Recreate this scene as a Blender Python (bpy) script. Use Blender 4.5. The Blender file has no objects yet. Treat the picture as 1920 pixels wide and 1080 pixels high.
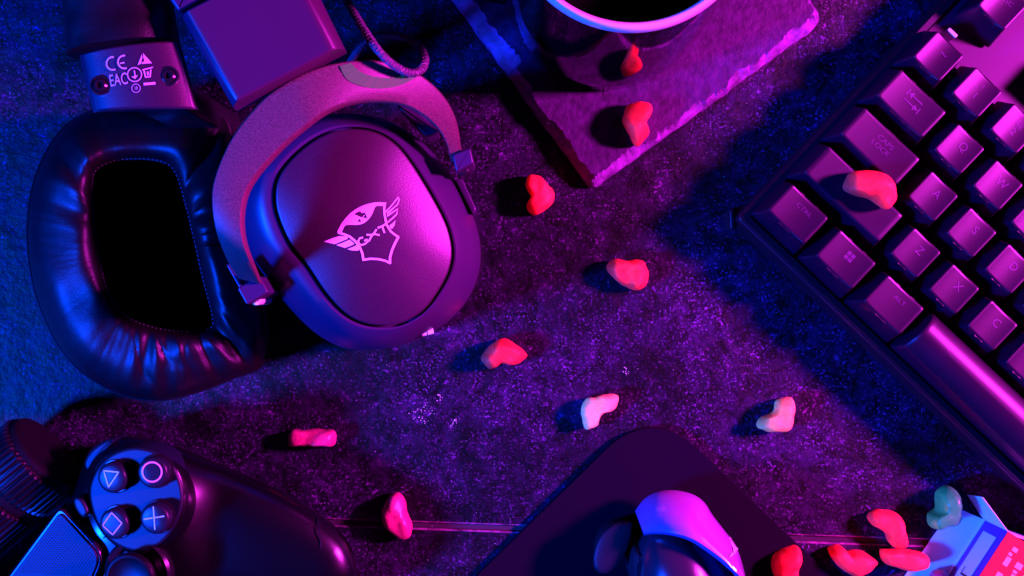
import bpy, bmesh, math, random
from mathutils import Vector, noise
random.seed(7)
sc = bpy.context.scene
R = math.radians
# ------------------------------------------------------------------ camera, world, lamps
CAMH = 0.45                     # lens height above the table (m)
SPX = 0.2075e-3                 # metres per photo pixel on the table
cam_d = bpy.data.cameras.new('camera'); cam = bpy.data.objects.new('camera', cam_d)
sc.collection.objects.link(cam)
cam.location = (0, 0, CAMH)
cam_d.sensor_width = 36; cam_d.lens = 36*CAMH/(1920*SPX)
cam_d.clip_start = 0.01; cam_d.clip_end = 20
sc.camera = cam
world = bpy.data.worlds.new('World'); sc.world = world; world.use_nodes = True
bg = world.node_tree.nodes['Background']
bg.inputs[0].default_value = (0.16, 0.03, 0.5, 1); bg.inputs[1].default_value = 0.002
sc.view_settings.view_transform = 'Standard'; sc.view_settings.look = 'None'
sc.view_settings.exposure = 0; sc.view_settings.gamma = 1

def area_lamp(name, loc, target, size, watts, col):
    d = bpy.data.lights.new(name, 'AREA'); d.shape = 'SQUARE'; d.size = size
    d.energy = watts; d.color = col
    o = bpy.data.objects.new(name, d); sc.collection.objects.link(o)
    o.location = loc
    o.rotation_euler = (Vector(target)-Vector(loc)).to_track_quat('-Z', 'Y').to_euler()
    return o
area_lamp('magenta_lamp', (0.54, 0.085, 0.37), (0, 0, 0.02), 0.075, 18, (1.0, 0.05, 0.90))
area_lamp('blue_lamp', (-0.95, -0.33, 0.74), (-0.05, 0, 0.02), 0.15, 72, (0.001, 0.10, 1.0))

# ------------------------------------------------------------------ helpers
def P(px, py, z=0.0):
    k = SPX*(CAMH-z)/CAMH
    return ((px-960)*k, (540-py)*k, z)
def W(pts, z):
    return [P(a, b, z)[:2] for a, b in pts]
def crop(pts, ox, oy, s):
    return [(ox+a*s, oy+b*s) for a, b in pts]
def closed(pts, n):
    """closed Catmull-Rom through pts, n points equally spaced"""
    m = len(pts); dense = []
    for i in range(m):
        p0, p1, p2, p3 = (Vector(pts[(i+j-1) % m]) for j in range(4))
        for k in range(12):
            t = k/12
            dense.append(0.5*((2*p1)+(p2-p0)*t+(2*p0-5*p1+4*p2-p3)*t*t+(3*p1-p0-3*p2+p3)*t**3))
    return resample(dense+[dense[0]], n, True)
def opened(pts, n, sub=12):
    pts = [Vector(p) for p in pts]
    q = [2*pts[0]-pts[1]]+pts+[2*pts[-1]-pts[-2]]; dense = []
    for i in range(1, len(q)-2):
        p0, p1, p2, p3 = q[i-1:i+3]
        for k in range(sub):
            t = k/sub
            dense.append(0.5*((2*p1)+(p2-p0)*t+(2*p0-5*p1+4*p2-p3)*t*t+(3*p1-p0-3*p2+p3)*t**3))
    dense.append(pts[-1])
    return resample(dense, n, False)
def resample(d, n, loop):
    d = [Vector(p) for p in d]
    L = [0]
    for a, b in zip(d, d[1:]): L.append(L[-1]+(b-a).length)
    out = []; j = 0
    for i in range(n):
        s = L[-1]*i/(n if loop else n-1)
        while j < len(d)-2 and L[j+1] < s: j += 1
        t = (s-L[j])/max(1e-12, L[j+1]-L[j])
        out.append(tuple(d[j].lerp(d[j+1], min(1, t))))
    return out
def polar(pts, c, n):
    """radial samples of a star-shaped closed outline about c"""
    d = closed(pts, 600); out = []
    for i in range(n):
        th = 2*math.pi*i/n; dx, dy = math.cos(th), math.sin(th); best = 0
        for k in range(len(d)):
            ax, ay = d[k][0]-c[0], d[k][1]-c[1]; b = d[(k+1) % len(d)]
            bx, by = b[0]-c[0], b[1]-c[1]
            ex, ey = bx-ax, by-ay; den = dx*ey-dy*ex
            if abs(den) < 1e-12: continue
            r = (ax*ey-ay*ex)/den; t = (ax*dy-ay*dx)/den
            if r > best and -1e-6 <= t <= 1+1e-6: best = r
        out.append((c[0]+best*dx, c[1]+best*dy))
    return out
def area2(xy):
    return sum(xy[i-1][0]*xy[i][1]-xy[i][0]*xy[i-1][1] for i in range(len(xy)))
def inset(xy, d):
    n = len(xy); s = 1 if area2(xy) > 0 else -1; out = []
    for i in range(n):
        a = Vector(xy[i-1]); b = Vector(xy[i]); c = Vector(xy[(i+1) % n])
        e1 = (b-a); e2 = (c-b)
        e1 = e1.normalized() if e1.length > 1e-12 else e2.normalized()
        e2 = e2.normalized() if e2.length > 1e-12 else e1
        n1 = Vector((-e1.y, e1.x))*s; n2 = Vector((-e2.y, e2.x))*s
        m = (n1+n2); m = m.normalized() if m.length > 1e-9 else n1
        out.append(tuple(b+m*(d/max(0.4, m.dot(n1)))))
    return out
def fillet(pts, r, seg=6):
    out = []; n = len(pts)
    rr = r if isinstance(r, (list, tuple)) else [r]*n
    for i in range(n):
        a, b, c = Vector(pts[i-1]), Vector(pts[i]), Vector(pts[(i+1) % n])
        d1 = (a-b).normalized(); d2 = (c-b).normalized()
        q = min(rr[i], 0.45*(a-b).length, 0.45*(c-b).length)
        p1 = b+d1*q; p2 = b+d2*q
        for k in range(seg+1):
            t = k/seg
            out.append(tuple((1-t)**2*p1+2*t*(1-t)*b+t*t*p2))
    return out
class MB:
    def __init__(s): s.v = []; s.f = []
    def add(s, v, f):
        o = len(s.v); s.v += [tuple(p) for p in v]; s.f += [tuple(i+o for i in q) for q in f]
    def loft(s, rings, cap0=True, cap1=True, loop=True):
        n = len(rings[0]); o = len(s.v)
        for r in rings: s.v += [tuple(p) for p in r]
        for k in range(len(rings)-1):
            for i in range(n if loop else n-1):
                j = (i+1) % n
                s.f.append((o+k*n+i, o+k*n+j, o+(k+1)*n+j, o+(k+1)*n+i))
        if cap0: s.f.append(tuple(o+i for i in reversed(range(n))))
        if cap1: s.f.append(tuple(o+(len(rings)-1)*n+i for i in range(n)))
    def box(s, x0, y0, z0, x1, y1, z1):
        s.loft([[(x0, y0, z0), (x1, y0, z0), (x1, y1, z0), (x0, y1, z0)],
                [(x0, y0, z1), (x1, y0, z1), (x1, y1, z1), (x0, y1, z1)]])
    def tube(s, pts, r, seg=8, closed_=False, cap=True):
        pts = [Vector(p) for p in pts]; n = len(pts); rings = []
        up = Vector((0, 0, 1)); prev = None
        for i, p in enumerate(pts):
            if closed_: t = pts[(i+1) % n]-pts[i-1]
            else: t = pts[min(n-1, i+1)]-pts[max(0, i-1)]
            t = t.normalized() if t.length > 1e-12 else Vector((1, 0, 0))
            u = prev if prev else (up if abs(t.z) < 0.9 else Vector((1, 0, 0)))
            u = (u-t*u.dot(t)).normalized(); prev = u; w = t.cross(u)
            rad = r(i/(n-1)) if callable(r) else r
            rings.append([p+(u*math.cos(a)+w*math.sin(a))*rad for a in (2*math.pi*k/seg for k in range(seg))])
        if closed_: rings.append(rings[0])
        s.loft(rings, cap and not closed_, cap and not closed_)
    def lathe(s, prof, c, n=64, cap0=True, cap1=True):
        s.loft([[(c[0]+r*math.cos(2*math.pi*i/n), c[1]+r*math.sin(2*math.pi*i/n), z) for i in range(n)]
                for r, z in prof], cap0, cap1)
    def slab(s, xy, z0, z1, b=0.0005, seg=4, bot=0.0):
        """vertical-walled plate on outline xy with a rounded top edge"""
        rings = [[(x, y, z0) for x, y in (inset(xy, bot) if bot else xy)], [(x, y, z0+bot) for x, y in xy]] if bot else [[(x, y, z0) for x, y in xy]]
        for k in range(seg+1):
            a = math.pi/2*k/seg
            rings.append([(x, y, z1-b+b*math.sin(a)) for x, y in inset(xy, b*(1-math.cos(a)))])
        s.loft(rings)
ORG = {}
def link(o):
    sc.collection.objects.link(o); return o
def thing(name, label, cat, loc=(0, 0, 0), group=None, rotz=0):
    o = link(bpy.data.objects.new(name, None)); o.location = loc; o.rotation_euler = (0, 0, rotz)
    o.empty_display_size = 0.01
    o['label'] = label; o['category'] = cat
    if group: o['group'] = group
    ORG[o.name] = Vector(loc)
    return o
def mesh_of(name, mb, mat, org=Vector((0, 0, 0)), smooth=True, ang=35):
    me = bpy.data.meshes.new(name)
    me.from_pydata([tuple(Vector(v)-org) for v in mb.v], [], mb.f)
    bm = bmesh.new(); bm.from_mesh(me)
    bmesh.ops.remove_doubles(bm, verts=bm.verts, dist=1e-7)
    bmesh.ops.recalc_face_normals(bm, faces=bm.faces)
    if smooth:
        for f in bm.faces: f.smooth = True
        for e in bm.edges:
            if len(e.link_faces) == 2 and e.calc_face_angle(0) > R(ang): e.smooth = False
        for f in bm.faces:
            if len(f.verts) > 4:
                for e in f.edges: e.smooth = False
    bm.to_mesh(me); bm.free()
    if mat: me.materials.append(mat)
    return me
def obj(name, mb, mat, parent=None, smooth=True, ang=35, label=None):
    org = ORG.get(parent.name, Vector((0, 0, 0))) if parent else Vector((0, 0, 0))
    o = link(bpy.data.objects.new(name, mesh_of(name, mb, mat, org, smooth, ang)))
    if parent:
        o.parent = parent; ORG[o.name] = org
    if label: o['label'] = label
    return o
def tagged(name, mb, mat, label, cat, loc=(0, 0, 0), group=None, **k):
    org = Vector(loc)
    o = link(bpy.data.objects.new(name, mesh_of(name, mb, mat, org, **k))); o.location = org
    o['label'] = label; o['category'] = cat
    if group: o['group'] = group
    ORG[o.name] = org
    return o
def text_tris(s, size):
    """flat glyph mesh centred on the origin, cap height = size"""
    cu = bpy.data.curves.new('lettering', 'FONT'); cu.body = s; cu.align_x = 'CENTER'; cu.align_y = 'CENTER'
    cu.size = size/0.7; cu.resolution_u = 3
    o = bpy.data.objects.new('lettering', cu); link(o)
    bpy.context.view_layer.update()
    me = o.evaluated_get(bpy.context.evaluated_depsgraph_get()).to_mesh()
    v = [tuple(p.co) for p in me.vertices]; f = [tuple(q.vertices) for q in me.polygons]
    o.to_mesh_clear(); bpy.data.objects.remove(o); bpy.data.curves.remove(cu)
    return v, f

# ------------------------------------------------------------------ materials
def mat(name, col, rough=0.5, spec=0.5, bump=None, coat=0, metal=0, var=0, vscale=200, sss=0, sssr=0.003, rvar=0):
    m = bpy.data.materials.new(name); m.use_nodes = True
    nt = m.node_tree; b = nt.nodes['Principled BSDF']; N = nt.nodes.new; L = nt.links.new
    b.inputs['Base Color'].default_value = (*col, 1); b.inputs['Roughness'].default_value = rough
    b.inputs['Specular IOR Level'].default_value = spec; b.inputs['Metallic'].default_value = metal
    if max(col) < 0.2: b.inputs['Specular Tint'].default_value = (1.0, 0.45, 1.0, 1)
    b.inputs['Coat Weight'].default_value = coat; b.inputs['Coat Roughness'].default_value = 0.12
    tc = N('ShaderNodeTexCoord')
    if sss:
        b.inputs['Subsurface Weight'].default_value = sss
        b.inputs['Subsurface Radius'].default_value = (1, 0.4, 0.3); b.inputs['Subsurface Scale'].default_value = sssr
    if var:
        n = N('ShaderNodeTexNoise'); n.inputs['Scale'].default_value = vscale; n.inputs['Detail'].default_value = 6
        L(tc.outputs['Object'], n.inputs['Vector'])
        mr = N('ShaderNodeMapRange'); mr.inputs[1].default_value = 0.3; mr.inputs[2].default_value = 0.7
        mr.inputs[3].default_value = 1-var; mr.inputs[4].default_value = 1+var
        L(n.outputs[0], mr.inputs[0])
        mx = N('ShaderNodeMix'); mx.data_type = 'RGBA'; mx.blend_type = 'MULTIPLY'; mx.inputs[0].default_value = 1
        mx.inputs[6].default_value = (*col, 1); L(mr.outputs[0], mx.inputs[7]); L(mx.outputs[2], b.inputs['Base Color'])
        if rvar:
            m2 = N('ShaderNodeMapRange'); m2.inputs[1].default_value = 0.3; m2.inputs[2].default_value = 0.7
            m2.inputs[3].default_value = rough-rvar; m2.inputs[4].default_value = rough+rvar
            L(n.outputs[0], m2.inputs[0]); L(m2.outputs[0], b.inputs['Roughness'])
    if bump:
        last = None
        for sca, st, dist in bump:
            n = N('ShaderNodeTexNoise'); n.inputs['Scale'].default_value = sca; n.inputs['Detail'].default_value = 4
            L(tc.outputs['Object'], n.inputs['Vector'])
            bp = N('ShaderNodeBump'); bp.inputs['Strength'].default_value = st; bp.inputs['Distance'].default_value = dist
            L(n.outputs[0], bp.inputs['Height'])
            if last: L(last.outputs[0], bp.inputs['Normal'])
            last = bp
        L(last.outputs[0], b.inputs['Normal'])
    return m
def stone_mat():
    m = bpy.data.materials.new('dark_stone'); m.use_nodes = True
    nt = m.node_tree; b = nt.nodes['Principled BSDF']; N = nt.nodes.new; L = nt.links.new
    tc = N('ShaderNodeTexCoord')
    def nz(scale, detail=5, rough=0.6, dist=0):
        n = N('ShaderNodeTexNoise'); n.inputs['Scale'].default_value = scale; n.inputs['Detail'].default_value = detail
        n.inputs['Roughness'].default_value = rough; n.inputs['Distortion'].default_value = dist
        L(tc.outputs['Object'], n.inputs['Vector']); return n
    def ramp(src, stops):
        r = N('ShaderNodeValToRGB'); e = r.color_ramp.elements
        e[0].position, e[0].color = stops[0][0], (*stops[0][1], 1)
        e[1].position, e[1].color = stops[1][0], (*stops[1][1], 1)
        for p, c in stops[2:]:
            q = e.new(p); q.color = (*c, 1)
        L(src.outputs[0], r.inputs[0]); return r
    def mix(kind, fac, a, bb):
        x = N('ShaderNodeMix'); x.data_type = 'RGBA'; x.blend_type = kind; x.inputs[0].default_value = fac
        L(a.outputs[-1] if a.bl_idname != 'ShaderNodeMix' else a.outputs[2], x.inputs[6])
        L(bb.outputs[0] if bb.bl_idname != 'ShaderNodeMix' else bb.outputs[2], x.inputs[7]); return x
    big = ramp(nz(21, 6, 0.7, 1.0), [(0.36, (0.30,)*3), (0.64, (1.6,)*3)])
    mid = ramp(nz(135, 9, 0.70, 0.9), [(0.41, (0.0010, 0.0004, 0.0022)), (0.66, (0.0170, 0.0026, 0.034))])
    fine = ramp(nz(950, 3, 0.6), [(0.56, (0, 0, 0)), (0.67, (0.13, 0.028, 0.22))])
    dens = ramp(nz(80, 8, 0.80, 1.0), [(0.43, (0.06,)*3), (0.60, (1,)*3)])
    fleck = ramp(nz(360, 5, 0.74, 0.7), [(0.585, (0, 0, 0)), (0.67, (0.15, 0.022, 0.24))])
    blot = ramp(nz(140, 8, 0.85, 1.6), [(0.58, (0, 0, 0)), (0.68, (0.060, 0.006, 0.070))])
    def col(n): return n.outputs[0] if n.bl_idname == 'ShaderNodeValToRGB' else n.outputs[2]
    def mixc(kind, a, c, fac=1.0):
        x = N('ShaderNodeMix'); x.data_type = 'RGBA'; x.blend_type = kind; x.inputs[0].default_value = fac
        L(col(a), x.inputs[6]); L(col(c), x.inputs[7]); return x
    fine = mixc('MULTIPLY', fine, dens); s = mixc('ADD', mid, blot); fleck = mixc('MULTIPLY', fleck, dens); s = mixc('ADD', s, fleck); s = mixc('ADD', s, fine); s = mixc('MULTIPLY', s, big)
    L(col(s), b.inputs['Base Color'])
    b.inputs['Roughness'].default_value = 0.5; b.inputs['Specular IOR Level'].default_value = 0.16
    last = None
    for sca, st, dist in ((110, 0.45, 0.0016), (400, 0.14, 0.0005), (1500, 0.15, 0.0002)):
        n = nz(sca, 4, 0.65); bp = N('ShaderNodeBump'); bp.inputs['Strength'].default_value = st; bp.inputs['Distance'].default_value = dist
        L(n.outputs[0], bp.inputs['Height'])
        if last: L(last.outputs[0], bp.inputs['Normal'])
        last = bp
    L(last.outputs[0], b.inputs['Normal'])
    return m
M = dict(
    stone=stone_mat(),
    slab_edge=mat('lit_slab_edge', (0.14, 0.03, 0.12), 0.6, 0.3, [(600, 0.8, 0.0006)], var=0.8, vscale=220),  # lighter bevel colour paints the light caught by the joint lips
    joint=mat('joint_filler', (0.02, 0.012, 0.02), 0.8),
    slate=mat('slate', (0.036, 0.004, 0.056), 0.6, 0.35, [(60, 0.4, 0.001), (420, 0.7, 0.0006), (1500, 0.4, 0.0003)], var=0.45, vscale=260),
    slate_edge=mat('broken_slate', (0.15, 0.02, 0.20), 0.7, 0.3, [(90, 0.8, 0.002), (420, 0.8, 0.0008)], var=0.6, vscale=180),
    leather=mat('black_leather', (0.0040, 0.0014, 0.0040), 0.46, 0.38, [(1500, 0.4, 0.0002), (90, 0.25, 0.0010)], var=0.2),
    leather_in=mat('black_lining', (0.0008, 0.0006, 0.0010), 0.95, 0.0),
    shell=mat('satin_black_shell', (0.036, 0.008, 0.060), 0.38, 0.5, [(2600, 0.12, 0.0001)]),
    shell_plate=mat('brushed_dark_plate', (0.028, 0.004, 0.026), 0.41, 0.85, [(2000, 0.4, 0.00012)], var=0.35, vscale=2500),
    block=mat('satin_purple_black', (0.050, 0.006, 0.046), 0.40, 0.5, [(2600, 0.12, 0.0001)]),
    yoke=mat('grained_metal', (0.092, 0.028, 0.048), 0.5, 0.5, [(2400, 0.35, 0.0001)], var=0.6, vscale=2600),
    grey=mat('grey_green_highlight', (0.05, 0.22, 0.05), 0.6, 0.2),  # colour of the painted yoke highlight, greenish so it comes out grey
    gloss_black=mat('gloss_black', (0.012, 0.006, 0.014), 0.22, 0.6),
    matt_black=mat('matt_black', (0.003, 0.0015, 0.004), 0.7, 0.15),
    print_white=mat('pale_print', (0.62, 0.26, 0.62), 0.5),
    emblem=mat('emblem_print', (0.75, 0.42, 0.72), 0.35, 0.6),
    steel=mat('bright_steel', (0.8, 0.78, 0.8), 0.35, 0.8),
    braid=mat('braided_sleeve', (0.09, 0.03, 0.10), 0.5, 0.5),
    stitch=mat('stitching', (0.12, 0.05, 0.14), 0.5, 0.5),
    mug=mat('dark_glaze', (0.002, 0.0005, 0.003), 0.05, 0.5),
    mug_rim=mat('pale_glaze', (0.60, 0.40, 0.62), 0.18, 0.6),
    coffee=mat('black_coffee', (0.006, 0.003, 0.005), 0.05, 0.5),
    key=mat('keycap_plastic', (0.010, 0.0008, 0.014), 0.39, 0.42, [(1800, 0.1, 0.0001)], var=0.2, vscale=120),
    case=mat('keyboard_case', (0.006, 0.002, 0.009), 0.45, 0.5, [(2000, 0.1, 0.0001)]),
    plate=mat('keyboard_plate', (0.019, 0.0012, 0.028), 0.45, 0.5),
    legend=mat('key_legend', (0.050, 0.006, 0.070), 0.5),
    clear=mat('pale_gloss', (0.5, 0.5, 0.6), 0.15, 0.7),
    pad=mat('mouse_pad_cloth', (0.0042, 0.0008, 0.0068), 0.85, 0.08, [(3000, 0.3, 0.0001)], var=0.15, vscale=1500),
    ctrl=mat('controller_plastic', (0.0015, 0.0008, 0.0025), 0.27, 0.85, [(2600, 0.08, 0.0001)]),
    ctrl_face=mat('controller_face', (0.006, 0.009, 0.022), 0.45, 0.32, [(2600, 0.1, 0.0001)]),
    touch=mat('touchpad', (0.002, 0.008, 0.028), 0.5, 0.28),
    btn=mat('button_plastic', (0.010, 0.010, 0.024), 0.35, 0.28),
    sym_w=mat('symbol_pale', (0.45, 0.45, 0.5), 0.5), sym_p=mat('symbol_pink', (0.7, 0.2, 0.45), 0.5),
    rubber=mat('black_rubber', (0.004, 0.0015, 0.005), 0.42, 0.35),
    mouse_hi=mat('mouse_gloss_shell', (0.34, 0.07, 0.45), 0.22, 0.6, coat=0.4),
    mouse=mat('mouse_black', (0.02, 0.01, 0.03), 0.25, 0.6),
    card=mat('white_card', (0.45, 0.62, 0.82), 0.6, 0.3, [(900, 0.1, 0.0002)]),
    red_card=mat('red_print', (0.85, 0.02, 0.02), 0.5, 0.3),
    red_text=mat('pink_print', (0.9, 0.30, 0.25), 0.5),
    purple_card=mat('purple_print', (0.12, 0.02, 0.35), 0.5, 0.3),
    ink=mat('black_ink', (0.01, 0.01, 0.015), 0.6),
    sugar=mat('sugar', (0.8, 0.6, 0.8), 0.4),
    g_red=mat('red_gummy', (0.97, 0.045, 0.045), 0.55, 0.18, [(300, 0.35, 0.0010), (900, 0.3, 0.0004)], var=0.2, vscale=130, sss=0.9, sssr=0.007),
    g_pale=mat('pale_gummy', (0.98, 0.60, 0.22), 0.55, 0.2, [(300, 0.35, 0.0010), (900, 0.3, 0.0004)], var=0.1, sss=0.9, sssr=0.008),
    g_peach=mat('peach_gummy', (0.98, 0.45, 0.14), 0.55, 0.2, [(300, 0.35, 0.0010), (900, 0.3, 0.0004)], var=0.2, sss=0.9, sssr=0.008),
    g_pink=mat('pink_gummy', (0.60, 0.03, 0.18), 0.4, 0.5, [(300, 0.35, 0.0010), (900, 0.3, 0.0004)], var=0.2, sss=0.25),
    g_green=mat('green_gummy', (0.03, 0.45, 0.10), 0.4, 0.5, [(300, 0.35, 0.0010), (900, 0.3, 0.0004)], var=0.2, sss=0.25),
)

# ------------------------------------------------------------------ table of two stone slabs
def seam_y(px): return 980+(px-640)*0.0345
tab = link(bpy.data.objects.new('table', None)); tab['kind'] = 'structure'; ORG[tab.name] = Vector()
xl, xr = -2400, 4400
g = 5
up = W([(xl, seam_y(xl)-g), (xr, seam_y(xr)-g), (xr, -2400), (xl, -2400)], 0)
dn = W([(xl, seam_y(xl)+g), (xr, seam_y(xr)+g), (xr, 3400), (xl, 3400)], 0)
for q in (up, dn):
    b = MB(); b.slab(q, -0.02, 0.0, 0.0007, 4); so = obj('stone_slab', b, M['stone'], tab)
    so.data.materials.append(M['slab_edge'])
    for f in so.data.polygons:
        if -0.00075 < f.center.z < -0.00002: f.material_index = 1
b = MB(); q = W([(xl, seam_y(xl)-g-2), (xr, seam_y(xr)-g-2), (xr, seam_y(xr)+g+2), (xl, seam_y(xl)+g+2)], 0)
q = W([(xl, seam_y(xl)-g+0.1), (xr, seam_y(xr)-g+0.1), (xr, seam_y(xr)+g-0.1), (xl, seam_y(xl)+g-0.1)], 0)
b.loft([[(x, y, -0.02) for x, y in q], [(x, y, -0.0012) for x, y in q]]); obj('joint', b, M['joint'], tab)

# ------------------------------------------------------------------ slate board
def slate():
    cs = [(1110, 357), (1549, 38), (1195, -446), (756, -127)]
    z1 = 0.009
    o = resample(fillet(cs, [18, 34, 20, 20], 8)+[fillet(cs, [18, 34, 20, 20], 8)[0]], 600, True)
    xy = W(o, 0.005)
    ch = []
    for i, (x, y) in enumerate(xy):
        v = Vector((x*60, y*60, 0))
        ch.append(0.0020+0.0030*max(0, noise.noise(v*1.6)+0.25)+0.0010*noise.noise(v*5)+0.0022*max(0, abs(noise.noise(v*8+Vector((7, 3, 0))))-0.25)+0.0005*noise.noise(v*30))
    # wide chipped bevel on the left edge
    for i, (a, c) in enumerate(o):
        d = (a-1110)*0.807-(c-357)*0.59   # distance from left edge
        if abs(d) < 6: ch[i] += 0.0030*(1 if c < 140 else 0.1)
    nrm0 = inset(xy, 1.0)
    nr = [Vector((b[0]-a[0], b[1]-a[1])).normalized() for a, b in zip(xy, nrm0)]
    rag = [0.0006*noise.noise(Vector((x*260, y*260, 3))) for x, y in xy]
    def ring(k, z, rz):
        return [(x+n.x*(c*k+r), y+n.y*(c*k+r), z+rz*noise.noise(Vector((x*140, y*140, k*9))))
                for (x, y), n, c, r in zip(xy, nr, ch, rag)]
    mx_, my_ = sum(p[0] for p in xy)/len(xy), sum(p[1] for p in xy)/len(xy)
    def mid_(k): return [(mx_+(x-mx_)*k, my_+(y-my_)*k, z1) for x, y, _ in ring(1.0, z1, 0)]
    b = MB(); b.loft([ring(0.25, 0.0, 0), ring(0, 0.0015, 0), ring(0.05, 0.0045, 0.0006), ring(0.45, 0.0066, 0.0008),
                      ring(0.8, 0.0078, 0.0006), ring(1.0, z1, 0.0001), mid_(0.6), mid_(0.25), mid_(0.01)])
    so = tagged('slate_board', b, M['slate'], 'rectangular dark slate board with rough chipped edges under the mug', 'slate board', P(1150, 0), ang=25)
    so.data.materials.append(M['slate_edge'])
    for f in so.data.polygons:
        c = f.center.z
        if len(f.vertices) == 4 and 0.0008 < c < 0.00885: f.material_index = 1
slate()
SL = 0.009

# ------------------------------------------------------------------ mug
def mug():
    zr = 0.113; c = P(1187, -183, zr); c = (c[0], c[1])
    t = thing('mug', 'glossy dark round mug with pale rim standing on the slate board', 'mug', (c[0], c[1], SL))
    b = MB(); b.lathe([(0.0330, SL), (0.0362, SL+0.0012), (0.0380, SL+0.006), (0.0386, SL+0.02), (0.0384, 0.06), (0.0374, 0.095), (0.0368, zr-0.0035),
                       (0.0352, zr-0.0035), (0.0345, zr-0.006), (0.0345, 0.06), (0.0335, 0.03), (0.03, 0.016), (0.0, 0.0158)], c, 96, True, False)
    body = obj('body', b, M['mug'], t)
    b = MB(); pr = []
    for k in range(13):
        a = math.pi*k/12
        pr.append((0.0357+0.0014*math.cos(a), zr-0.0032+0.0024*math.sin(a)))
    pr = [(0.0371, zr-0.0045)]+pr+[(0.0343, zr-0.0045), (0.0371, zr-0.0045)]
    b.lathe(pr, c, 96, False, False); obj('rim', b, M['mug_rim'], t)
    b = MB(); b.lathe([(0.0343, 0.0895), (0.0343, 0.09), (0.0, 0.09)], c, 64, True, False); obj('coffee', b, M['coffee'], t)
    b = MB(); pts = []
    for k in range(17):
        a = -math.pi/2+math.pi*k/16
        pts.append((c[0]+0.005, c[1]+0.0355+0.026*math.cos(a), 0.062+0.032*math.sin(a)))
    b.tube(pts, 0.0045, 10); obj('handle', b, M['mug'], t)
mug()
# small crimped packet lying at the top of the frame
def packet():
    q = W([(905, -60), (990, -46), (984, 14), (905, -4)], 0.013)
    b = MB(); b.slab(fillet(q, 0.0006, 3), SL+0.0005, 0.0135, 0.0012)
    t = thing('packet', 'small dark packet with bright crimped end lying on slate at top edge', 'packet', P(945, -20, SL))
    obj('pouch', b, M['matt_black'], t)
    b = MB()
    for k in range(5):
        p = P(985+0.8*k, 12-11*k, 0.0125); b.box(p[0], p[1], 0.0105, p[0]+0.0013, p[1]+0.0012, 0.0128)
    obj('crimped_end', b, M['clear'], t, smooth=False)
packet()

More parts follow.
